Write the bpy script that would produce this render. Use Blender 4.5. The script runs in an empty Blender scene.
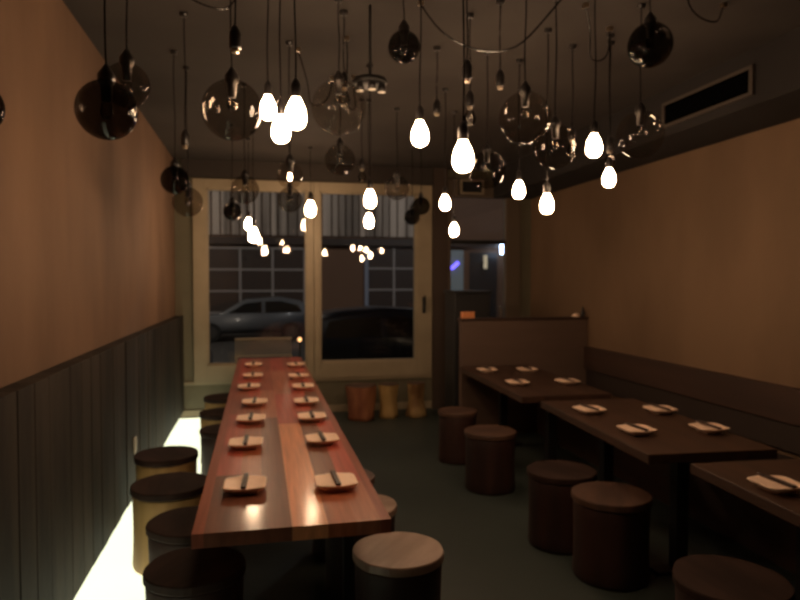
import bpy, bmesh, math, random
from mathutils import Vector, Matrix, noise
R = math.radians
PI = math.pi
sc = bpy.context.scene
col = sc.collection
random.seed(7)

# ------------------------------------------------------------------ materials
def srgb(r, g, b):
    f = lambda c: (c/255/12.92) if c/255 <= .04045 else ((c/255+.055)/1.055)**2.4
    return (f(r), f(g), f(b))
def mat(name, colr, rough=.6, metal=0, colr2=None, scale=(4,4,4), detail=4, bump=0, bscale=30, coat=0, spec=.5, contrast=(.35,.65)):
    m = bpy.data.materials.new(name); m.use_nodes = True
    nt = m.node_tree; n = nt.nodes; l = nt.links
    b = n['Principled BSDF']
    b.inputs['Base Color'].default_value = (*colr, 1)
    b.inputs['Roughness'].default_value = rough
    b.inputs['Metallic'].default_value = metal
    b.inputs['Coat Weight'].default_value = coat
    b.inputs['Coat Roughness'].default_value = .12
    b.inputs['Specular IOR Level'].default_value = spec
    tc = n.new('ShaderNodeTexCoord')
    if colr2:
        mp = n.new('ShaderNodeMapping'); mp.inputs['Scale'].default_value = scale
        l.new(tc.outputs['Object'], mp.inputs['Vector'])
        nz = n.new('ShaderNodeTexNoise'); nz.inputs['Scale'].default_value = 1; nz.inputs['Detail'].default_value = detail
        l.new(mp.outputs[0], nz.inputs['Vector'])
        cr = n.new('ShaderNodeValToRGB')
        cr.color_ramp.elements[0].position = contrast[0]; cr.color_ramp.elements[1].position = contrast[1]
        cr.color_ramp.elements[0].color = (*colr, 1); cr.color_ramp.elements[1].color = (*colr2, 1)
        l.new(nz.outputs['Fac'], cr.inputs[0]); l.new(cr.outputs[0], b.inputs['Base Color'])
    if bump:
        nb = n.new('ShaderNodeTexNoise'); nb.inputs['Scale'].default_value = bscale; nb.inputs['Detail'].default_value = 3
        l.new(tc.outputs['Object'], nb.inputs['Vector'])
        bp = n.new('ShaderNodeBump'); bp.inputs['Strength'].default_value = bump; bp.inputs['Distance'].default_value = .01
        l.new(nb.outputs['Fac'], bp.inputs['Height']); l.new(bp.outputs[0], b.inputs['Normal'])
    return m
def emis(name, colr, s):
    m = bpy.data.materials.new(name); m.use_nodes = True
    b = m.node_tree.nodes['Principled BSDF']
    b.inputs['Base Color'].default_value = (*colr, 1)
    b.inputs['Emission Color'].default_value = (*colr, 1); b.inputs['Emission Strength'].default_value = s
    return m
def glass(name, tint, gl=1.0, ior=1.5, cap=1.0):
    m = bpy.data.materials.new(name); m.use_nodes = True
    nt = m.node_tree; n = nt.nodes; l = nt.links
    n.remove(n['Principled BSDF'])
    tr = n.new('ShaderNodeBsdfTransparent'); tr.inputs[0].default_value = (*tint, 1)
    gs = n.new('ShaderNodeBsdfGlossy'); gs.inputs['Roughness'].default_value = .02; gs.inputs[0].default_value = (gl, gl, gl, 1)
    fr = n.new('ShaderNodeFresnel'); fr.inputs['IOR'].default_value = ior
    mn = n.new('ShaderNodeMath'); mn.operation = 'MINIMUM'; mn.inputs[1].default_value = cap; l.new(fr.outputs[0], mn.inputs[0])
    mx = n.new('ShaderNodeMixShader')
    l.new(mn.outputs[0], mx.inputs[0]); l.new(tr.outputs[0], mx.inputs[1]); l.new(gs.outputs[0], mx.inputs[2])
    l.new(mx.outputs[0], n['Material Output'].inputs[0])
    return m

M = {}
M['plaster'] = mat('brown plaster', (.132,.074,.042), .85, colr2=(.205,.119,.070), scale=(1.6,1.6,.5), bump=.25, bscale=9)
M['plaster_right'] = mat('olive brown plaster', (.15,.089,.049), .85, colr2=(.205,.124,.07), scale=(1.2,1.2,.5), bump=.25, bscale=9)
M['ceiling'] = mat('dark ceiling paint', (.032,.0245,.021), .9, colr2=(.044,.035,.029), scale=(1.5,1.5,1.5))
M['soffit'] = mat('dark soffit paint', (.015,.012,.011), .9)
M['floor'] = mat('dark concrete floor', (.024,.034,.031), .5, colr2=(.042,.054,.048), scale=(.8,.8,.8), bump=.1, bscale=12)
M['farwall'] = mat('dark olive wall paint', (.13,.115,.075), .8, colr2=(.16,.14,.09), scale=(2,2,2))
M['pillar'] = mat('dark brown paint', (.055,.035,.025), .7)
M['cream_frame'] = mat('cream painted frame', (.29,.235,.155), .55, colr2=(.35,.285,.19), scale=(3,3,3))
M['door_frame'] = mat('brown painted door frame', (.13,.095,.065), .6)
M['black'] = mat('black metal', (.006,.0055,.0055), .5)
M['cord'] = mat('glossy black cable', (.012,.01,.01), .22)
M['socket'] = mat('black bakelite', (.014,.012,.012), .3)
M['brass'] = mat('pale metal ferrule', (.55,.45,.33), .3, metal=1)
M['vent_black'] = mat('vent opening', (.002,.002,.002), .9, spec=0)
M['vent_frame'] = mat('vent frame paint', (.06,.045,.036), .7)
M['bulb'] = emis('glowing bulb', (1.0,.66,.40), 87)
M['clear'] = glass('clear bulb glass', (.9,.88,.84))
M['smoke'] = glass('smoked glass', (.66,.63,.60), .7, 1.25, .08)
M['dark_smoke'] = glass('dark smoked glass', (.24,.225,.215), .7, 1.3, .14)
M['pale_smoke'] = glass('lightly smoked glass', (.84,.81,.78), .7, 1.25, .07)
M['pane'] = glass('window glass', (.86,.88,.88), 1.0, 1.5)
M['led'] = emis('luminous floor strip', (.95,1.0,.70), 1.35)  # emission put in for the bright lit floor beside the panelling
M['plate'] = mat('cream ceramic', (.98,.70,.52), .5, coat=.05)
M['sleeve'] = mat('dark chopstick sleeve', (.035,.018,.012), .5)
M['chop'] = mat('dark lacquered wood', (.05,.02,.012), .35)
M['divider'] = mat('brown laminate', (.115,.072,.053), .6, colr2=(.135,.084,.062), scale=(1,1,6))
M['bench'] = mat('dark red brown wood', (.036,.017,.011), .65, colr2=(.05,.023,.014), scale=(8,1,8))
M['cushion'] = mat('dark brown vinyl', (.025,.014,.010), .7)
M['tabler'] = mat('dark stained tabletop', (.038,.018,.011), .5, colr2=(.064,.029,.017), scale=(14,1.2,6), coat=.1)
M['white'] = mat('off white plastic', (.6,.55,.45), .5)
M['orange'] = mat('orange box card', (.7,.26,.1), .6)
M['cabinet'] = mat('dark grey cabinet', (.02,.02,.022), .5)
def wood(name, a, b, rough=.6, sc_=(9,9,1.3)):
    return mat(name, a, rough, colr2=b, scale=sc_, detail=5, bump=.3, bscale=18)
M['log_dark'] = wood('dark red log wood', (.022,.008,.006), (.045,.016,.011))
M['log_tan'] = wood('tan log wood', (.30,.17,.06), (.48,.29,.11))
M['log_top'] = mat('log end grain', (.06,.03,.02), .55, colr2=(.11,.055,.035), scale=(3,14,3))
M['log_top_dark'] = mat('dark log seat', (.024,.012,.009), .7, spec=.2, colr2=(.045,.023,.017), scale=(3,12,3))
M['log_pale'] = mat('pale worn log seat', (.24,.15,.11), .4, colr2=(.36,.24,.18), scale=(3,14,3))
M['stump_red'] = wood('red brown stump wood', (.20,.06,.03), (.42,.17,.08), sc_=(6,6,2))
M['stump_tan'] = wood('yellow stump wood', (.36,.23,.08), (.55,.36,.15), sc_=(6,6,3))
M['stump_brown'] = wood('mottled stump wood', (.16,.08,.03), (.42,.28,.12), sc_=(5,5,4))
M['asphalt'] = mat('asphalt', (.035,.032,.03), .7, colr2=(.05,.045,.042), scale=(1,1,1))
M['facade'] = mat('brown facade', (.17,.095,.06), .8)
M['slats'] = mat('white boards', (.62,.52,.44), .7, colr2=(.22,.18,.15), scale=(1.7,1,.05), contrast=(.42,.58))
M['mullion'] = mat('grey window bars', (.36,.33,.32), .5)
M['mullion_blue'] = mat('blue grey window jamb', (.28,.32,.42), .5)
M['dark_glass'] = mat('dark window glass', (.05,.034,.028), .5)
M['silver'] = mat('silver blue car paint', (.085,.09,.10), .5, coat=.1)
M['dark_car'] = mat('dark blue car paint', (.02,.025,.035), .35, coat=.5)
M['car_glass'] = mat('car glass', (.006,.007,.008), .3)
M['tyre'] = mat('tyre rubber', (.01,.01,.01), .8)
M['rail'] = mat('pale railing paint', (.8,.62,.42), .6)
M['neon'] = emis('violet neon', (.16,.12,1.0), 3.0)
M['bluewhite'] = emis('blue white lamp', (.55,.72,1.0), 22)
M['amber'] = emis('warm lamp', (1,.5,.2), 3)
M['warmdim'] = emis('dim lamp', (.75,.62,.42), .5)
M['lit_window'] = emis('dim shop window', (.16,.19,.2), .25)
M['headlamp'] = emis('car lamp', (.75,.8,1.0), 2.0)

# plank colours of the communal tabletop come from a per-face tone attribute
def plank_mat():
    m = bpy.data.materials.new('mixed plank tabletop'); m.use_nodes = True
    nt = m.node_tree; n = nt.nodes; l = nt.links; b = n['Principled BSDF']
    at = n.new('ShaderNodeAttribute'); at.attribute_name = 'wood'
    tc = n.new('ShaderNodeTexCoord'); mp = n.new('ShaderNodeMapping'); mp.inputs['Scale'].default_value = (45,2.2,8)
    l.new(tc.outputs['Object'], mp.inputs['Vector'])
    nz = n.new('ShaderNodeTexNoise'); nz.inputs['Scale'].default_value = 1; nz.inputs['Detail'].default_value = 5
    l.new(mp.outputs[0], nz.inputs['Vector'])
    mr = n.new('ShaderNodeMapRange'); mr.inputs['From Min'].default_value = .3; mr.inputs['From Max'].default_value = .7
    mr.inputs['To Min'].default_value = .78; mr.inputs['To Max'].default_value = 1.18
    l.new(nz.outputs['Fac'], mr.inputs['Value'])
    vm = n.new('ShaderNodeVectorMath'); vm.operation = 'SCALE'
    l.new(at.outputs['Color'], vm.inputs[0]); l.new(mr.outputs[0], vm.inputs['Scale'])
    l.new(vm.outputs[0], b.inputs['Base Color'])
    b.inputs['Roughness'].default_value = .36
    b.inputs['Coat Weight'].default_value = .3; b.inputs['Coat Roughness'].default_value = .13; b.inputs['Specular IOR Level'].default_value = .15
    nb = n.new('ShaderNodeTexNoise'); nb.inputs['Scale'].default_value = 5
    l.new(tc.outputs['Object'], nb.inputs['Vector'])
    bp = n.new('ShaderNodeBump'); bp.inputs['Strength'].default_value = .03; bp.inputs['Distance'].default_value = .01
    l.new(nb.outputs['Fac'], bp.inputs['Height']); l.new(bp.outputs[0], b.inputs['Normal'])
    return m
M['planks'] = plank_mat()
# vertical dark boards on the left wall
def board_mat():
    m = mat('dark stained boards', (.012,.0088,.0068), .7, spec=.25, colr2=(.036,.027,.020), scale=(3,5,.6), detail=4, bump=.2, bscale=14, contrast=(.4,.6))
    return m
M['boards'] = board_mat()

# ------------------------------------------------------------------ mesh helpers
def obj(name, bm, m=None, parent=None, smooth=False, loc=None, mats=None):
    me = bpy.data.meshes.new(name); bm.normal_update(); bm.to_mesh(me); bm.free()
    for x in (mats or [m]): me.materials.append(x)
    if smooth:
        for p in me.polygons: p.use_smooth = True
    o = bpy.data.objects.new(name, me); col.objects.link(o)
    if parent: o.parent = parent
    if loc: o.location = loc
    return o
def thing(name, label, cat, loc=(0,0,0), rz=0, group=None):
    o = bpy.data.objects.new(name, None); col.objects.link(o); o.empty_display_size = .05
    o.location = loc; o.rotation_euler = (0,0,rz)
    return tag(o, label, cat, group)
def tag(o, label, cat, group=None, kind=None):
    o['label'] = label; o['category'] = cat
    if group: o['group'] = group
    if kind: o['kind'] = kind
    return o
def struct(o):
    o['kind'] = 'structure'; return o
def box(bm, x0, x1, y0, y1, z0, z1, bev=0):
    r = bmesh.ops.create_cube(bm, size=1)
    v = r['verts']
    bmesh.ops.scale(bm, verts=v, vec=(x1-x0, y1-y0, z1-z0))
    bmesh.ops.translate(bm, verts=v, vec=((x0+x1)/2, (y0+y1)/2, (z0+z1)/2))
    if bev:
        es = list({e for q in v for e in q.link_edges})
        bmesh.ops.bevel(bm, geom=es, offset=bev, segments=2, affect='EDGES', profile=.5)
    return bm
def B(*a, **k): return box(bmesh.new(), *a, **k)
def lathe(bm, prof, seg=24, cx=0, cy=0, wob=None):
    rings = []
    for i, (r, z) in enumerate(prof):
        if r < 1e-6: rings.append([bm.verts.new((cx, cy, z))]); continue
        ring = []
        for k in range(seg):
            a = 2*PI*k/seg
            rr = r*(wob(a, z) if wob else 1)
            ring.append(bm.verts.new((cx+rr*math.cos(a), cy+rr*math.sin(a), z)))
        rings.append(ring)
    for a, b in zip(rings, rings[1:]):
        for k in range(seg):
            j = (k+1) % seg
            if len(a) == 1 and len(b) == 1: continue
            if len(a) == 1: f = (a[0], b[k], b[j])
            elif len(b) == 1: f = (a[k], a[j], b[0])
            else: f = (a[k], a[j], b[j], b[k])
            bm.faces.new(f)
    bmesh.ops.recalc_face_normals(bm, faces=bm.faces)
    return bm
def tube(bm, pts, r, seg=8):
    pts = [Vector(p) for p in pts]; rings = []
    for i, p in enumerate(pts):
        t = (pts[min(i+1, len(pts)-1)] - pts[max(i-1, 0)]).normalized()
        u = t.cross(Vector((0,0,1)))
        if u.length < .05: u = t.cross(Vector((1,0,0)))
        u.normalize(); w = t.cross(u).normalized()
        rings.append([bm.verts.new(p + u*r*math.cos(2*PI*k/seg) + w*r*math.sin(2*PI*k/seg)) for k in range(seg)])
    for a, b in zip(rings, rings[1:]):
        for k in range(seg): bm.faces.new((a[k], a[(k+1) % seg], b[(k+1) % seg], b[k]))
    bm.faces.new(rings[0][::-1]); bm.faces.new(rings[-1])
    bmesh.ops.recalc_face_normals(bm, faces=bm.faces)
    return bm
def copy_tree(o, parent=None):
    c = o.copy(); col.objects.link(c); c.parent = parent
    for ch in list(o.children): copy_tree(ch, c)
    return c

# ------------------------------------------------------------------ room shell
XL, XR, YN, YF, ZC = -.95, 3.45, -1.6, 7.9, 3.0
struct(obj('floor', B(XL-.1, XR+.1, YN-.1, YF+.2, -.1, 0), M['floor']))
struct(obj('ceiling', B(XL-.1, XR+.1, YN-.1, YF+.2, ZC, ZC+.1), M['ceiling']))
struct(obj('wall_left', B(XL-.1, XL, YN, YF, 0, ZC), M['plaster']))
struct(obj('wall_right', B(XR, XR+.1, YN, YF, 0, ZC), M['plaster_right']))
struct(obj('wall_near', B(XL, XR, YN-.1, YN, 0, ZC), M['plaster']))
bm = bmesh.new()
Y2 = YF+.16
box(bm, XL-.1, -.75, YF, Y2, 0, ZC); box(bm, -.75, 2.12, YF, Y2, 0, .42); box(bm, -.75, 2.12, YF, Y2, 2.79, ZC)
box(bm, 2.12, 2.30, YF, Y2, 0, ZC); box(bm, 2.30, 3.30, YF, Y2, 2.9, ZC); box(bm, 3.30, XR+.1, YF, Y2, 0, ZC)
struct(obj('wall_far', bm, M['farwall']))
struct(obj('trim_5', B(XL+.09, 2.12, YF-.07, YF-.001, 2.80, ZC-.001), M['ceiling']))
# duct box along the top of the right wall
struct(obj('trim_1', B(2.92, XR, YN, YF, 2.66, ZC), M['soffit']))
# vertical board panelling, hung just clear of the floor
bm = bmesh.new()
y = YN; 
while y < YF-.02:
    w = random.choice((.14,.16,.18,.2)); y1 = min(y+w, YF-.005)
    d = random.uniform(0,.006)
    box(bm, XL+.002, XL+.085+d, y+.002, y1-.002, .095, 1.2, bev=.002); y = y1
struct(obj('trim_2', bm, M['boards']))
# dark post between window and door
struct(obj('trim_3', B(2.125, 2.305, YF-.09, YF-.001, 0, ZC-.001), M['pillar']))
struct(obj('trim_4', B(-.90, 2.12, YF-.025, YF-.001, .385, .42, bev=.004), M['cream_frame']))
struct(obj('baseboard_far', B(-.94, 2.12, YF-.02, YF-.001, 0.001, .09, bev=.003), M['cream_frame']))

def window(name, x0, x1, gx0, gx1, handle=None, rot=0, seed=0):
    t = struct(bpy.data.objects.new(name, None)); col.objects.link(t)
    t.location = ((x0+x1)/2, YF+.02, .42)
    cx = (x0+x1)/2; Z = .42
    bm = bmesh.new(); z0, z1, g0, g1 = 0, 2.365, .19, 2.26
    for q in ((x0, gx0, z0, z1), (gx1, x1, z0, z1), (gx0, gx1, z0, g0), (gx0, gx1, g1, z1)):
        box(bm, q[0]-cx, q[1]-cx, -.06, .06, q[2], q[3], bev=.004)
    obj('window_frame', bm, M['cream_frame'], t)
    bm = bmesh.new()
    for q in ((gx0, gx0+.02, g0, g1), (gx1-.02, gx1, g0, g1), (gx0, gx1, g0, g0+.02), (gx0, gx1, g1-.02, g1)):
        box(bm, q[0]-cx, q[1]-cx, -.035, .045, q[2], q[3])
    obj('sash_bead', bm, M['cream_frame'], t)
    w = (gx1-gx0)/2-.003
    p = obj('pane', B(-w, w, -.003, .003, g0+.003-1.2, g1-.003-1.2), M['pane'], t)
    p.location = ((gx0+gx1)/2-cx, .005, 1.2); p.rotation_euler = (0, 0, R(rot))
    if handle:
        hb = bmesh.new(); box(hb, handle-cx-.022, handle-cx+.022, -.075, -.06, .78, .98, bev=.004)
        box(hb, handle-cx-.012, handle-cx+.012, -.11, -.075, .83, .86, bev=.003)
        tube(hb, [(handle-cx, -.105, .85), (handle-cx, -.112, .95), (handle-cx, -.108, 1.0)], .012)
        tag_part = obj('handle', hb, M['black'], t); tag_part['label'] = 'black window handle'
    return t
window('window_1', -.745, .643, -.595, .565, rot=-2.3)
window('window_2', .647, 2.115, .72, 1.918, handle=2.01, rot=-2.3)
# door
d1 = struct(bpy.data.objects.new('door_1', None)); col.objects.link(d1); d1.location = (2.8, YF+.02, 0)
bm = bmesh.new()
for q in ((-.49, -.44, .0, 2.88), (.30, .49, .0, 2.88), (-.44, .30, 2.66, 2.88), (-.44, .30, .0, .16)):
    box(bm, q[0], q[1], -.06, .06, q[2], q[3], bev=.004)
obj('door_frame', bm, M['door_frame'], d1)
obj('crossbar', B(-.44, .30, -.03, .03, 2.07, 2.12, bev=.003), M['black'], d1)
obj('pane', B(-.437, .297, -.003, .003, .163, 2.657), M['pane'], d1)
bm = bmesh.new(); tube(bm, [(.22,-.03,.95),(.22,-.075,.97),(.22,-.075,1.25),(.22,-.03,1.27)], .012)
obj('handle', bm, M['brass'], d1)
# small framed box above the door
t = thing('wall_vent', 'small dark box with a pale rim fixed above the door, right of the windows', 'vent box', (2.6, YF-.14, 2.68))
obj('housing', B(-.15,.15,0,.098,0,.18,bev=.004), M['black'], t)
bm = bmesh.new()
for q in ((-.155,-.13,0,.18),(.13,.155,0,.18),(-.13,.13,0,.022),(-.13,.13,.158,.18)): box(bm, q[0],q[1],-.012,-.001,q[2],q[3])
obj('rim', bm, M['cream_frame'], t)
# long air vent on the duct
t = thing('air_vent', 'long dark slotted air vent set in the duct along the right wall', 'air vent', (2.92, 3.85, 2.72))
obj('opening', B(-.012,-.001,-.42,.42,.02,.16), M['vent_black'], t)
bm = bmesh.new()
for q in ((-.45,-.42,0,.18),(.42,.45,0,.18),(-.42,.42,0,.02),(-.42,.42,.16,.18)): box(bm, -.02,-.001,q[0],q[1],q[2],q[3])
obj('frame', bm, M['vent_frame'], t)
bm = bmesh.new()
for k in range(4): box(bm, -.016,-.0125,-.42,.42,.045+.03*k,.049+.03*k)
obj('louvre', bm, M['vent_black'], t)

# socket plate on the boards
t = thing('power_outlet', 'small pale outlet plate low on the dark board panelling behind the log stools', 'outlet', (-.857, 4.80, .40))
obj('plate', B(0,.008,-.035,.035,0,.11,bev=.002), M['white'], t)
obj('socket_face', B(.0081,.012,-.02,.02,.02,.09,bev=.002), M['white'], t)
# added glowing sheet in place of the brightly lit floor along the panelling
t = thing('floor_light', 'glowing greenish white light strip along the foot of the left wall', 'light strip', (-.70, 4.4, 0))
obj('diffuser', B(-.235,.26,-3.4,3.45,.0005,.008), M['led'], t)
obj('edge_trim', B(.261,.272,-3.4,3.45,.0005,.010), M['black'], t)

# ------------------------------------------------------------------ communal table
t = thing('communal_table', 'long glossy communal table of mixed red, tan and dark planks down the left', 'table', (.115, 4.85, 0))
cols = {'tan': (.70,.28,.14), 'dark': (.19,.07,.045), 'red': (.46,.10,.07), 'mid': (.42,.15,.09), 'rb': (.33,.095,.058), 'or': (.36,.11,.055)}
bm = bmesh.new(); lay = bm.loops.layers.float_color.new('wood')
def plank(x0, x1, y0, y1, c):
    n0 = len(bm.faces)
    box(bm, x0-.115, x1-.115, y0-4.85, y1-4.85, .69, .74)
    bm.faces.ensure_lookup_table()
    j = random.uniform(.9, 1.1)
    for f in bm.faces[n0:]:
        for lp in f.loops: lp[lay] = (cols[c][0]*j, cols[c][1]*j, cols[c][2]*j*.95, 1)
strips = [
 (-.230,-.190, [(2.28,7.42,'rb')]),
 (-.190,-.085, [(2.28,2.95,'dark'),(2.95,4.3,'red'),(4.3,5.6,'rb'),(5.6,7.42,'red')]),
 (-.085, .005, [(2.28,2.9,'dark'),(2.9,3.72,'or'),(3.72,4.9,'rb'),(4.9,6.2,'red'),(6.2,7.42,'mid')]),
 ( .005, .108, [(2.28,4.15,'dark'),(4.15,5.2,'mid'),(5.2,7.42,'rb')]),
 ( .108, .235, [(2.28,3.95,'tan'),(3.95,5.0,'red'),(5.0,6.3,'mid'),(6.3,7.42,'red')]),
 ( .235, .335, [(2.28,2.75,'or'),(2.75,4.3,'dark'),(4.3,5.5,'red'),(5.5,7.42,'rb')]),
 ( .335, .425, [(2.28,2.75,'mid'),(2.75,4.0,'red'),(4.0,5.1,'dark'),(5.1,7.42,'red')]),
 ( .425, .462, [(2.28,7.42,'rb')])]
for a, b, pl in strips:
    for y0, y1, c in pl: plank(a, b, y0, y1, c)
obj('tabletop', bm, M['planks'], t)
for x in (-.29, .285):
    for y in (-1.87, 2.22):
        bm = bmesh.new(); box(bm, x-.025,x+.025, y-.025, y+.025, 0, .6895, bev=.003)
        obj('leg', bm, M['black'], t)
obj('apron', B(-.26,.26,-1.84,2.19,.63,.6895), M['black'], t)

# ------------------------------------------------------------------ dining things
def superell(r, k, n=4.0):
    a = 2*PI*k/40; c, s = math.cos(a), math.sin(a)
    d = (abs(c)**n + abs(s)**n)**(-1/n)
    return r*d*c, r*d*s
def plate_mesh():
    bm = bmesh.new(); rings = []
    for r, z in ((.055,0),(.057,.012),(.080,.019),(.089,.028),(.0905,.032),(.088,.034),(.080,.031),(.035,.030)):
        ring = []
        for k in range(40):
            x, y_ = superell(r, k, 6.5)
            wav = .0022*math.sin(5*2*PI*k/40) if r > .08 else 0
            ring.append(bm.verts.new((x*.95, y_*1.0+wav, z+wav*.8)))
        rings.append(ring)
    for a, b in zip(rings, rings[1:]):
        for k in range(40): bm.faces.new((a[k], a[(k+1)%40], b[(k+1)%40], b[k]))
    bm.faces.new(rings[0][::-1]); bm.faces.new(rings[-1])
    bmesh.ops.recalc_face_normals(bm, faces=bm.faces)
    return bm
def chop_bm(dx):
    bm = bmesh.new(); tube(bm, [(dx,-.10,.0395),(dx*.8,.108,.0385)], .0032, 6); return bm
P0 = C0 = None
def setting(x, y, z, rz, where, grp):
    x, y = x*.972, y*.972
    global P0, C0
    if P0 is None:
        P0 = obj('plate', plate_mesh(), M['plate'], smooth=True)
        C0 = thing('chopsticks', '', 'chopsticks')
        obj('chopstick', chop_bm(-.005), M['chop'], C0); obj('chopstick', chop_bm(.005), M['chop'], C0)
        obj('paper_sleeve', B(-.010,.010,-.094,.090,.0342,.0442,bev=.002), M['sleeve'], C0)
        p, c = P0, C0
    else:
        p, c = copy_tree(P0), copy_tree(C0)
    p.location = (x, y, z+.0005); p.rotation_euler = (0,0,rz)
    c.location = (x, y, z+.0012); c.rotation_euler = (0,0,rz)
    tag(p, 'cream rounded plate ' + where, 'plate', 'cream plates on the ' + grp)
    tag(c, 'dark chopsticks across plate ' + where, 'chopsticks', 'chopsticks on the ' + grp)
order = ['nearest', 'second nearest', 'third nearest', 'middle', 'third from the window', 'second from the window', 'nearest the window']
LY = [2.80, 3.53, 4.15, 4.72, 5.42, 6.05, 6.86]; RY = [2.76, 3.53, 4.13, 4.68, 5.34, 5.94, 6.76]
LX = [-.063,-.073,-.054,-.035,-.085,-.06,-.06]; RX = [.316,.330,.322,.326,.345,.345,.365]
for i in range(7):
    setting(LX[i], LY[i], .74, R(random.uniform(-3,3)), 'on the communal table, left row, %s' % order[i], 'communal table')
    setting(RX[i], RY[i], .74, R(random.uniform(0,5)), 'on the communal table, right row, %s' % order[i], 'communal table')

# ------------------------------------------------------------------ right side tables
def side_table(x0, x1, y0, y1, label, rot=0):
    cx, cy = (x0+x1)/2, (y0+y1)/2; a, b = (x1-x0)/2, (y1-y0)/2
    t = thing('dining_table', label, 'table', (cx, cy, 0), R(rot), 'tables along the right wall bench')
    obj('tabletop', B(-a, a, -b, b, .69, .74, bev=.004), M['tabler'], t)
    for s in (-1, 1):
        bm = bmesh.new(); box(bm, -.035,.035, s*(b-.3)-.035, s*(b-.3)+.035, .02, .67); box(bm, -.15,.19, s*(b-.3)-.05, s*(b-.3)+.05, 0, .02, bev=.004); box(bm, -.22,.22, s*(b-.3)-.05, s*(b-.3)+.05, .67, .69)
        obj('leg', bm, M['black'], t)
    return t
side_table(1.935, 2.66, 4.50, 6.25, 'dark brown table against the booth divider, farthest of the right row', -2)
side_table(1.925, 2.635, 2.84, 4.30, 'dark brown table next below the far one, middle of the right row', -3.5)
side_table(1.935, 2.68, 1.20, 2.66, 'dark brown table cut off at the right edge, nearest of the right row', -4)
for x, y, w in ((2.155,5.96,'far right table, aisle side, beside the divider'), (2.545,5.90,'far right table, bench side, beside the divider'),
                (2.14,5.17,'far right table, aisle side, front corner'), (2.585,5.13,'far right table, bench side, front corner'),
                (2.16,3.97,'middle right table, aisle side, back corner'), (2.625,3.87,'middle right table, bench side, back corner'),
                (2.135,3.37,'middle right table, aisle side, front corner'), (2.575,3.32,'middle right table, bench side, front corner'),
                (2.14,2.33,'nearest right table, at the photo edge')):
    setting(x, y, .74, R(random.uniform(-2,6)), 'on the ' + w, 'right row tables')
# banquette along the right wall
t = thing('banquette', 'long dark wooden wall bench with padded seat along the right wall', 'bench', (3.1, 3.6, 0))
obj('base', B(-.25,.34,-2.6,2.74,0,.38), M['bench'], t)
obj('seat', B(-.30,.30,-2.6,2.74,.381,.45,bev=.012), M['cushion'], t)
obj('back_cushion', B(.305,.342,-2.6,2.74,.47,.66,bev=.01), M['cushion'], t)
obj('backrest', B(.28,.345,-2.6,2.74,.665,.90,bev=.006), M['bench'], t)
# divider
t = thing('booth_divider', 'brown waist-high booth divider panel closing the far end of the bench', 'divider', (2.74, 6.42, 0))
obj('panel', B(-.71,.70,-.04,.04,0,1.19), M['divider'], t)
obj('cap', B(-.73,.705,-.055,.055,1.19,1.215,bev=.004), M['bench'], t)
t = thing('card_box', 'small orange box standing on the left end of the divider', 'box', (2.11, 6.42, 1.2155))
obj('carton', B(-.065,.065,-.03,.03,0,.055,bev=.003), M['orange'], t)
obj('lid', B(-.067,.067,-.032,.032,.0552,.066,bev=.002), M['orange'], t)
t = thing('folded_cloth', 'small crumpled white cloth lying on the right end of the divider', 'cloth', (3.33, 6.42, 1.2155))
bm = bmesh.new(); lathe(bm, [(.0,0),(.04,.0),(.045,.012),(.03,.028),(.012,.04),(0,.042)], 14, wob=lambda a, z: 1+.15*math.sin(3*a+z*60))
obj('cloth', bm, M['plate'], t, smooth=True)
t = thing('sauce_bottle', 'small dark bottle leaning beside the white cloth on the divider', 'bottle', (3.405, 6.42, 1.2155))
bm = bmesh.new(); lathe(bm, [(0,0),(.02,0),(.022,.01),(.022,.05),(.010,.07),(.009,.09),(0,.09)], 16)
obj('bottle_body', bm, M['socket'], t, smooth=True)
bm = bmesh.new(); lathe(bm, [(0,.0905),(.011,.0905),(.011,.105),(0,.105)], 12)
obj('cap', bm, M['black'], t)
# cabinet behind divider
t = thing('host_stand', 'tall dark cabinet between the booth divider and the door', 'cabinet', (2.37, 7.25, 0))
obj('body', B(-.21,.22,-.2,.2,.05,1.46,bev=.012), M['cabinet'], t)
obj('plinth', B(-.19,.2,-.18,.18,0,.05), M['black'], t)
obj('top', B(-.225,.235,-.215,.215,1.46,1.49,bev=.006), M['cabinet'], t)

# ------------------------------------------------------------------ log stools
def stool(x, y, r, h, label, side, top, grp, cap=True, seed=0, z=0, name='log_stool'):
    t = thing(name, label, 'stool', (x, y, z), random.uniform(0, 6), grp)
    sd = seed*3.7
    def wob(a, zz):
        return 1 + .035*noise.noise(Vector((math.cos(a)*1.2+sd, math.sin(a)*1.2, zz*1.3))) - .02*max(0, math.sin(3*a+sd))**6
    bm = bmesh.new(); prof = [(0,0),(r*.93,0),(r*.96,.02)] + [(r*(.955-.02*math.sin(PI*k/6)), .02+(h-.07)*k/6) for k in range(1,7)] + [(r*.94,h-.04),(0,h-.04)]
    lathe(bm, prof, 40, wob=wob); b = obj('log_body', bm, side, t, smooth=True)
    bm = bmesh.new(); lathe(bm, [(0,h-.0395),(r*.97,h-.0395),(r*1.0,h-.033),(r*1.0,h-.006),(r*.985,h),(0,h)], 40, wob=wob)
    obj('seat', bm, top, t)
    return t
g = 'log stools left of the communal table'
stool(-.605, 4.50, .205, .45, 'dark topped log stool by the panelling, farthest of the near left pair', M['log_tan'], M['log_top_dark'], g, seed=1, z=.011)
stool(-.495, 3.83, .215, .45, 'tan sided log stool with dark seat, lit by the glowing floor strip', M['log_tan'], M['log_top_dark'], g, seed=2, z=.011)
stool(-.325, 3.24, .205, .45, 'dark log stool half under the near left table edge', M['log_dark'], M['log_top_dark'], g, seed=3, z=.0)
stool(-.26, 2.72, .20, .45, 'dark log stool at the near left table corner, closest to the viewer', M['log_dark'], M['log_top_dark'], g, seed=4)
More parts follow.
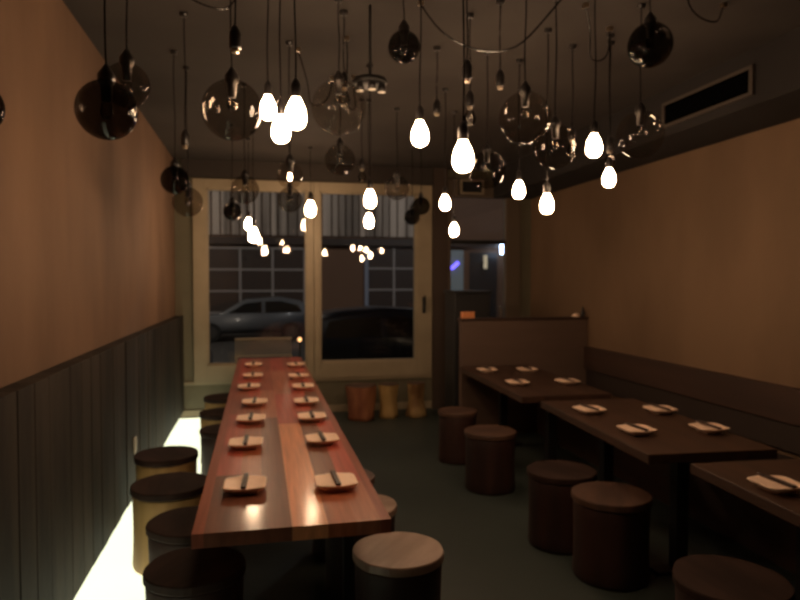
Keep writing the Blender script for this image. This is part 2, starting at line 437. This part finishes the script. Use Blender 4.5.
stool(-.34, 6.62, .20, .45, 'tan log stool by the window, farthest on the left of the long table', M['log_tan'], M['log_top_dark'], g, seed=5, z=.011)
stool(-.32, 5.85, .195, .45, 'log stool second from the window, left of the long table', M['log_tan'], M['log_top_dark'], g, seed=6, z=.011)
stool(-.26, 5.22, .20, .45, 'dark log stool third from the window, left of the long table', M['log_dark'], M['log_top_dark'], g, seed=7)
g = 'log stools right of the communal table'
stool(.575, 2.70, .195, .45, 'pale topped log stool below the near right table corner', M['log_dark'], M['log_pale'], g, seed=8)
stool(.50, 3.28, .19, .45, 'log stool mostly hidden under the right table edge, second nearest', M['log_dark'], M['log_pale'], g, seed=9)
stool(.475, 3.78, .19, .45, 'log stool mostly hidden under the right table edge, third nearest', M['log_dark'], M['log_top'], g, seed=10)
g = 'log stools in the aisle beside the right tables'
stool(1.72, 5.52, .175, .45, 'narrow log stool with a tan stripe, farthest along the right tables', M['log_dark'], M['log_top'], g, seed=11)
stool(1.735, 4.72, .20, .45, 'reddish log stool beside the far right table, second from the divider', M['log_dark'], M['log_top'], g, seed=12)
stool(1.80, 3.64, .21, .45, 'dark red log stool beside the middle right table, farther of its pair', M['log_dark'], M['log_top_dark'], g, seed=13)
stool(1.86, 3.17, .21, .45, 'red brown log stool with streaked top beside the middle right table, nearer of its pair', M['log_dark'], M['log_top'], g, seed=14)
stool(1.78, 2.16, .215, .45, 'dark round log stool at the bottom right of the photo', M['log_dark'], M['log_top_dark'], g, seed=15)

def stump(x, y, r, h, m, seed, label, flare):
    t = thing('wooden_stump', label, 'stump', (x, y, 0), 0, 'rough stumps under the window')
    bm = bmesh.new()
    def wob(a, z):
        return 1+.14*noise.noise(Vector((math.cos(a)*1.6+seed*5, math.sin(a)*1.6, z*5)))+.05*math.sin(4*a+seed)
    prof = [(0,0),(r*flare[0],0)] + [(r*(flare[0]+(flare[1]-flare[0])*k/4), h*.5*k/4) for k in range(1,5)] + [(r*(flare[1]+(flare[2]-flare[1])*k/4), h*.5+(h*.5-.01)*k/4) for k in range(1,5)]
    lathe(bm, prof, 28, wob=wob); obj('trunk', bm, m, t, smooth=True)
    bm = bmesh.new(); rr = prof[-1][0]
    lathe(bm, [(0,h-.009),(rr,h-.009),(rr*.96,h),(0,h)], 28, wob=lambda a, z: wob(a, h-.01)); obj('cut_top', bm, M['log_top'], t)
stump(1.155, 7.42, .175, .40, M['stump_red'], 1, 'wide rough red brown stump under the window, leftmost of three', (.82,.9,1.0))
stump(1.475, 7.45, .105, .395, M['stump_tan'], 2, 'slim yellow wood stump under the window, middle of three', (1.0,.88,1.05))
stump(1.81, 7.45, .105, .40, M['stump_brown'], 3, 'slim mottled stump with flared foot under the window, nearest the dark post', (1.15,.82,1.0))

# ------------------------------------------------------------------ pendants
def cord_bm(L, seed, bottom=0, r=.0035):
    pts = []
    for k in range(9):
        s = k/8; z = bottom + (L-bottom)*s
        pts.append((.004*math.sin(seed+5*s)*(s*(1-s))*4, .004*math.cos(seed*1.3+4*s)*(s*(1-s))*4, z))
    return tube(bmesh.new(), pts, r, 6)
# origin of a pendant is the centre of its bulb or globe
def bulb_bm(s):
    p = [(0,-.058),(.016,-.056),(.029,-.048),(.037,-.034),(.040,-.016),(.0385,.004),(.034,.022),(.027,.038),(.020,.051),(.0165,.060)]
    return lathe(bmesh.new(), [(a*s, b*s) for a, b in p], 20)
def socket_bm(z0, s=1):
    return lathe(bmesh.new(), [(0,z0),(.017*s,z0),(.019*s,z0+.004),(.019*s,z0+.045*s),(.012*s,z0+.062*s),(.005*s,z0+.072*s),(0,z0+.072*s)], 16)
def top_cup(z, parent):
    obj('ceiling_cup', lathe(bmesh.new(), [(0,z-.02),(.016,z-.02),(.022,z-.008),(.022,z-.0005),(0,z-.0005)], 14), M['socket'], parent, smooth=False)
k_ = 0
def lit(x, y, z, s, label):
    global k_; k_ += 1
    t = thing('pendant_bulb', label, 'pendant lamp', (x, y, z), 0, 'lit bare bulb pendants')
    obj('bulb', bulb_bm(s), M['bulb'], t, smooth=True)
    obj('lamp_socket', socket_bm(.0605*s, s), M['socket'], t, smooth=True)
    obj('cord', cord_bm(ZC-z-.02, k_, .0605*s+.07*s), M['cord'], t); top_cup(ZC-z, t)
lit(.752,2.35,2.066,1.0,'brightest lit bare bulb, hanging lowest near the photo centre')
lit(.140,2.50,2.230,1.0,'lit bare bulb, right one of the tight cluster of three')
lit(.091,2.70,2.215,.95,'lit bare bulb, lowest one of the tight cluster of three')
lit(.043,2.90,2.350,.88,'lit bare bulb, left one of the tight cluster of three')
lit(.697,2.80,2.247,.95,'lit bare bulb up left of the brightest centre bulb')
lit(1.591,2.90,2.254,.95,'lit bare bulb, higher of the two on the far right')
lit(1.961,3.40,2.189,.9,'lit bare bulb, lower of the two on the far right, before the wall')
lit(1.620,3.90,2.179,.95,'small lit bare bulb above the door, left of its lower neighbour')
lit(1.580,3.40,2.031,.95,'lit bare bulb hanging low in front of the door frame')
lit(1.335,4.60,2.171,.95,'lit bare bulb before the dark post, upper of two there')
lit(1.587,5.20,2.024,.95,'small lit bare bulb before the door glass, lower of two by the post')
lit(.711,4.20,2.134,1.0,'lit bare bulb over the right window pane, upper of a stacked two')
lit(.838,5.00,2.066,.95,'small lit bare bulb over the right window pane, lower of a stacked two')
lit(.534,6.90,2.357,1.4,'small lit bare bulb in front of the middle window frame')
lit(-.048,6.30,2.034,1.2,'lit bare bulb low over the left window pane, lower of a close two')
lit(-.096,6.60,2.160,1.0,'lit bare bulb low over the left window pane, upper of a close two')
def globe(x, y, z, r, m, label, lamp=None):
    global k_; k_ += 1
    t = thing('pendant_globe', label, 'pendant lamp', (x, y, z), 0, 'glass globe pendants')
    prof = [(r*math.sin(a), -r*math.cos(a)) for a in [PI*k/18 for k in range(0, 17)]]
    prof.append((.021, r*.985))
    prof[0] = (0, -r)
    obj('glass_globe', lathe(bmesh.new(), prof, 32), m, t, smooth=True)
    zc = r*.94
    obj('lamp_socket', lathe(bmesh.new(), [(0,zc-.06),(.015,zc-.06),(.018,zc-.01),(.026,zc),(.027,zc+.022),(.012,zc+.045),(.005,zc+.055),(0,zc+.055)], 16), M['socket'], t, smooth=True)
    if lamp == 'lit':
        bm = bmesh.new(); lathe(bm, [(0,zc-.105),(.008,zc-.1),(.012,zc-.088),(.009,zc-.07),(.007,zc-.061)], 12); obj('bulb', bm, M['bulb'], t, smooth=True)
    else:
        bm = bmesh.new(); lathe(bm, [(0,zc-.115),(.012,zc-.111),(.02,zc-.095),(.018,zc-.08),(.012,zc-.061)], 14); obj('bulb', bm, M['clear'], t, smooth=True)
    obj('cord', cord_bm(ZC-z-.02, k_, zc+.05), M['cord'], t); top_cup(ZC-z, t)
D, S_, PL = M['dark_smoke'], M['smoke'], M['pale_smoke']
globe(-.463,2.20,2.135,.092,D,'dark smoked glass globe hanging in front of the left wall, largest there')
globe(-.475,2.60,2.329,.082,S_,'smoked glass globe at the left wall top, up right of the big dark globe')
globe(-.499,4.20,2.218,.086,D,'small dark glass globe above the far end of the left wall, upper of two')
globe(-.456,4.50,2.121,.098,S_,'small dark glass globe above the far end of the left wall, lower of two')
globe(.670,3.00,2.694,.075,D,'small dark glass globe high under the ceiling at top centre')
globe(-.097,2.60,2.257,.115,S_,'large smoky globe left of the cluster of three lit bulbs')
globe(1.191,2.80,2.343,.118,PL,'large pale glass globe with bright rim right of the brightest bulb')
globe(1.435,3.00,2.263,.108,PL,'pale glass globe low right of the large rimmed globe')
globe(.393,3.25,2.462,.135,PL,'very faint large clear globe right of the lit cluster')
globe(.182,3.90,2.222,.077,PL,'small clear globe with a lit lamp inside, below the lit cluster','lit')
globe(.256,5.50,2.274,.104,S_,'dark globe over the left window pane near the middle frame')
globe(-.094,4.80,2.251,.100,S_,'dark globe over the top left window frame, above the close lit pair')
globe(-.230,6.05,2.226,.083,D,'small dark globe in the upper left of the left window pane')
globe(1.559,6.60,2.265,.083,D,'small dark globe at the upper right of the right window pane, lower of a pair')
globe(1.555,6.20,2.334,.088,D,'small dark globe at the right window frame, upper of a pair')
globe(1.103,5.20,2.357,.100,S_,'dark globe hanging at the window head over the right pane')
globe(1.902,3.00,2.344,.118,PL,'faint clear globe beside the upper right lit bulb')
globe(1.758,2.70,2.681,.100,D,'dark globe high at the upper right near the long air vent')
globe(-.755,2.00,2.077,.070,D,'dark globe cut off by the left photo edge')  # globe added in place of a vague dark reflection on the wall
globe(1.369,3.80,2.280,.115,S_,'dark globe above the door, left of its small lit bulb')
globe(.564,4.60,2.454,.108,S_,'dark faint globe under the ceiling before the windows')
def empty_socket(x, y, z, label, clear=False):
    global k_; k_ += 1
    t = thing('pendant_socket', label, 'pendant lamp', (x, y, z), 0, 'unlit pendants')
    obj('lamp_socket', socket_bm(-.03, 1.15), M['socket'], t, smooth=True)
    obj('ferrule', lathe(bmesh.new(), [(0,-.045),(.012,-.045),(.014,-.031),(0,-.0305)], 14), M['brass'], t, smooth=True)
    if clear:
        obj('bulb', lathe(bmesh.new(), [(0,-.13),(.02,-.125),(.031,-.105),(.032,-.09),(.022,-.062),(.013,-.046)], 18), M['clear'], t, smooth=True)
    obj('cord', cord_bm(ZC-z-.02, k_, .05), M['cord'], t); top_cup(ZC-z, t)
empty_socket(-.078,2.42,2.46,'unlit black socket at upper left, nearest above the smoky globe')
empty_socket(.881,2.70,2.499,'unlit black socket above the brightest bulb')
empty_socket(1.184,3.10,2.604,'unlit black socket above the large rimmed globe')
empty_socket(.439,3.40,2.636,'unlit socket left of the dark spotlight cluster', True)
empty_socket(1.051,3.80,2.639,'small unlit socket right of the upper centre lit bulb')
empty_socket(-.375,3.60,2.341,'unlit socket near the ceiling left of the smoky globe')
empty_socket(1.831,3.60,2.471,'unlit clear bulb above the upper right lit bulb', True)
empty_socket(1.093,3.30,2.55,'unlit clear bulb between the brightest bulb and the rimmed globe', True)
empty_socket(2.023,3.50,2.397,'unlit clear bulb just before the duct on the right', True)
empty_socket(.784,5.00,2.496,'unlit clear bulb high before the right window', True)
# spotlight cluster
t = thing('spotlight_cluster', 'dark hanging spotlight cluster with three small heads above the centre', 'spotlight', (.56, 3.3, 2.60))
obj('hub', lathe(bmesh.new(), [(0,.0),(.085,.0),(.09,.008),(.08,.03),(.02,.045),(0,.045)], 28), M['black'], t, smooth=True)
obj('rod', tube(bmesh.new(), [(0,0,.045),(0,0,ZC-2.60-.001)], .007), M['black'], t)
for a in (200, 270, 340):
    x, y = .06*math.cos(R(a)), .06*math.sin(R(a))
    bm = bmesh.new(); lathe(bm, [(0,-.04),(.022,-.04),(.018,-.005),(.008,0),(0,0)], 14, x, y)
    h = obj('spot_head', bm, M['socket'], t, smooth=True)
    bm = bmesh.new(); lathe(bm, [(0,-.0415),(.018,-.0415),(.018,-.0402),(0,-.0402)], 14, x, y)
    obj('lens', bm, M['white'], h)
# swagged supply cables under the ceiling
def swag(a, b, sag, label):
    pts = []
    for k in range(17):
        s = k/16; p = Vector(a).lerp(Vector(b), s); p.z -= sag*4*s*(1-s); p.x += .03*math.sin(7*s+a[0]*5)*s*(1-s)*4; pts.append(p)
    o = thing('swag_cable', label, 'cable', a, 0, 'looped cables under the ceiling')
    q = [p-Vector(a) for p in pts]
    obj('cable', tube(bmesh.new(), q, .0045, 6), M['cord'], o)
    for e in (q[0], q[-1]):
        obj('clip', B(e.x-.012, e.x+.012, e.y-.012, e.y+.012, e.z-.004, e.z+.016), M['brass'], o)
Z = ZC-.0145
swag((.10,2.55,Z),(.50,2.75,Z),.22,'looped black cable right of the lit cluster, top left of centre')
swag((.62,2.60,Z),(1.05,2.50,Z),.24,'looped black cable above the small dark globe at top centre')
swag((.80,3.20,Z),(1.45,2.9,Z),.26,'looped black cable behind the socket over the brightest bulb')
swag((1.05,2.45,Z),(1.35,2.6,Z),.20,'looped black cable at top, right of centre')
swag((-.40,3.0,Z),(.0,3.05,Z),.18,'looped black cable at upper left near the ceiling')
swag((1.62,3.05,Z),(1.90,3.3,Z),.22,'looped black cable between the two right lit bulbs')
swag((.50,3.75,Z),(.64,4.45,Z),.30,'looped black cable below the spotlight cluster')
swag((1.76,2.5,Z),(2.3,2.9,Z),.16,'looped black cable before the long air vent')
swag((.24,4.0,Z),(.50,4.5,Z),.25,'looped black cable farther back, before the windows')

# ------------------------------------------------------------------ outside
G0 = -.42
tag(obj('street', B(-30,45,YF+.3,60,G0-.2,G0), M['asphalt']), 'dark asphalt street outside the windows', 'street')['kind'] = 'structure'
t = thing('building', 'building across the street with white board front over large dark gridded windows', 'building', (3, 28.1, G0))
obj('wall', B(-14,16,0,4,0,8), M['facade'], t)
bm = bmesh.new()
x = -14
while x < 4.2:
    w = random.choice((.3,.36,.42)); box(bm, x, x+w-.07, -.1-random.uniform(0,.05), -.001, 3.95, 6.6); x += w
obj('board_cladding', bm, M['slats'], t)
obj('ledge', B(-14,16,-.35,-.001,3.55,3.85), M['dark_glass'], t)
def gridwin(x0, x1, z0, z1, nx, nz, m):
    f = obj('window', B(x0,x1,-.06,-.001,z0,z1), M['dark_glass'], t)
    bm = bmesh.new()
    for i in range(nx+1):
        xx = x0+(x1-x0)*i/nx; box(bm, xx-.045, xx+.045, -.12, -.061, z0, z1)
    for i in range(nz+1):
        zz = z0+(z1-z0)*i/nz; box(bm, x0, x1, -.125, -.0615, zz-.04, zz+.04)
    obj('glazing_bar', bm, m, f)
gridwin(-9.1,-1.1, .7, 3.4, 6, 3, M['mullion'])
gridwin(1.6, 5.2, .7, 3.5, 3, 3, M['mullion'])
f = obj('window', B(5.2,6.0,-.06,-.001,1.4,3.4), M['lit_window'], t)
obj('neon_sign', tube(bmesh.new(), [(5.2,-.1,2.55),(5.5,-.1,2.62),(5.75,-.1,2.85)], .09), M['neon'], f)
f = obj('door', B(6.3,7.6,-.06,-.001,.0,3.3), M['cabinet'], t)
obj('jamb', B(1.5,1.66,-.14,-.001,.5,3.5), M['mullion_blue'], t)
def lantern(x, y, z, w, h, m, label):
    t = thing('wall_lantern', label, 'lantern', (x, y, z))
    obj('lamp_body', B(-w/2, w/2, -.05,.05,-h/2,h/2,bev=.02), m, t)
    obj('bracket', B(-.03,.03,.0505,.45,-.03,.03), M['black'], t)
lantern(10.66, 27.55, 3.02, .17, .42, M['bluewhite'], 'tall blue white lamp seen through the door at its right jamb')
lantern(9.87, 27.55, 2.45, .16, .6, M['warmdim'], 'dim pale lamp seen through the middle of the door glass')

def car(x0, y0, L, W, prof, glassprof, wheels, m, label, lamps):
    t = thing('car', label, 'car', (x0, y0, G0), 0, 'parked cars in the street')
    def ext(p, ya, yb, inset=0):
        bm = bmesh.new()
        a = [bm.verts.new((x, ya, z)) for x, z in p]; b = [bm.verts.new((x, yb, z)) for x, z in p]
        bm.faces.new(a); bm.faces.new(b[::-1]); n = len(p)
        for i in range(n): bm.faces.new((a[i], b[i], b[(i+1)%n], a[(i+1)%n]))
        bmesh.ops.recalc_face_normals(bm, faces=bm.faces)
        bmesh.ops.bevel(bm, geom=[e for e in bm.edges], offset=.05, segments=3, affect='EDGES', clamp_overlap=True)
        return bm
    body = obj('body', ext(prof, 0, W), m, t, smooth=True)
    for g_ in glassprof: obj('side_window', ext(g_, -.02, .03), M['car_glass'], t)
    for wx in wheels:
        for wy in (.06, W-.28):
            bm = bmesh.new(); lathe(bm, [(0,0),(.2,0),(.3,.0),(.32,.03),(.32,.19),(.3,.22),(0,.22)], 28)
            bmesh.ops.rotate(bm, verts=bm.verts, cent=(0,0,0), matrix=Matrix.Rotation(R(-90),3,'X'))
            bmesh.ops.translate(bm, verts=bm.verts, vec=(wx, wy-.1, .32))
            w_ = obj('wheel', bm, M['tyre'], t)
            bm = bmesh.new(); lathe(bm, [(0,0),(.15,0),(.19,.01),(0,.02)], 20)
            bmesh.ops.rotate(bm, verts=bm.verts, cent=(0,0,0), matrix=Matrix.Rotation(R(90),3,'X'))
            bmesh.ops.translate(bm, verts=bm.verts, vec=(wx, wy-.101 if wy < 1 else wy+.15, .32))
            obj('hubcap', bm, M['asphalt'], w_)
    for lx, lz, lm in lamps: obj('lamp', B(lx-.06, lx+.06, -.03, .08, lz-.06, lz+.06, bev=.01), lm, t)
car(-2.4, 22.2, 4.2, 1.7, [(0,.25),(0,.62),(.25,.78),(1.1,.9),(1.9,1.38),(3.1,1.47),(3.9,1.3),(4.25,.85),(4.3,.3)],
    [[(1.35,.95),(1.95,1.3),(2.5,1.36),(2.5,.95)],[(2.58,.95),(2.58,1.36),(3.1,1.37),(3.7,1.22),(3.85,.97)]], (.85, 3.45), M['silver'],
    'silver blue hatchback parked across the street, seen through the left pane', [(.08,.68,M['headlamp'])])
car(.9, 11.2, 4.5, 1.8, [(0,.3),(.0,1.0),(.08,1.36),(.5,1.47),(1.3,1.53),(2.3,1.47),(3.1,1.05),(4.3,.88),(4.5,.6),(4.5,.3)],
    [[(.18,1.02),(.25,1.33),(.55,1.38),(1.2,1.42),(1.2,1.02)],[(1.28,1.02),(1.28,1.42),(2.15,1.36),(2.7,1.04)]], (.85, 3.6), M['dark_car'],
    'dark car parked close outside, filling the lower right pane', [])
car(-5.4, 12.4, 4.4, 1.7, [(4.45,.25),(4.45,.55),(4.2,.82),(3.3,.95),(2.7,1.35),(1.2,1.4),(.3,1.0),(0,.9),(0,.3)],
    [[(1.3,1.0),(1.4,1.3),(2.6,1.27),(3.1,1.0)]], (.85, 3.6), M['dark_car'],
    'dark car bonnet at the lower left corner of the left pane', [(4.3,.62,M['headlamp'])])
# low railing on the pavement
t = thing('railing', 'low pale slatted railing outside, below the parked silver car', 'railing', (.07, 9.3, G0))
obj('rail', B(-.40,.38,-.015,.015,1.20,1.225), M['rail'], t); obj('rail', B(-.40,.38,-.015,.015,.96,.98), M['rail'], t)
for k in range(24): obj('bar', B(-.39+.0325*k-.006, -.39+.0325*k+.006, -.008,.008, .981, 1.199), M['rail'], t)
for sx in (-.385, .365): obj('post', B(sx-.015, sx+.015, -.014,.014, 0, .96), M['rail'], t)
t = thing('pavement_lamp', 'small amber lamp outside at the right end of the pale railing', 'lamp', (.56, 9.3, G0))
obj('post', B(-.012,.012,-.012,.012,0,1.16), M['black'], t)
obj('lamp_globe', lathe(bmesh.new(), [(0,1.16),(.02,1.165),(.03,1.19),(.02,1.215),(0,1.22)], 14), M['amber'], t, smooth=True)

# ------------------------------------------------------------------ lights
def light(name, kind, loc, energy, color, size=.3, rot=None):
    l = bpy.data.lights.new(name, kind); l.energy = energy; l.color = color
    if kind == 'POINT': l.shadow_soft_size = size
    if kind == 'AREA': l.size = size
    o = bpy.data.objects.new(name, l); o.location = loc
    if rot: o.rotation_euler = rot
    col.objects.link(o)
light('street_light', 'POINT', (-6, 17, 7.5), 1300, (1,.82,.66), .3)
light('street_light', 'POINT', (9, 18, 7.5), 900, (.95,.88,.85), .3)
w = bpy.data.worlds.new('night'); sc.world = w; w.use_nodes = True
w.node_tree.nodes['Background'].inputs[0].default_value = (.02,.025,.04,1)
w.node_tree.nodes['Background'].inputs[1].default_value = .3

# ------------------------------------------------------------------ camera
cam = bpy.data.cameras.new('camera'); co = bpy.data.objects.new('camera', cam); col.objects.link(co)
f = 650.0
cam.sensor_width = 36; cam.lens = 36*f/800
yaw = R(12.234); pitch = R(-1.674)
co.location = (0,0,1.6)
co.rotation_euler = (PI/2+pitch, 0, -yaw)
cam.clip_start = .02
cam.dof.use_dof = True; cam.dof.focus_distance = .7; cam.dof.aperture_fstop = 8
sc.camera = co
sc.view_settings.view_transform = 'Standard'; sc.view_settings.look = 'None'
sc.view_settings.exposure = 0; sc.view_settings.gamma = 1; sc.view_settings.use_curve_mapping = False
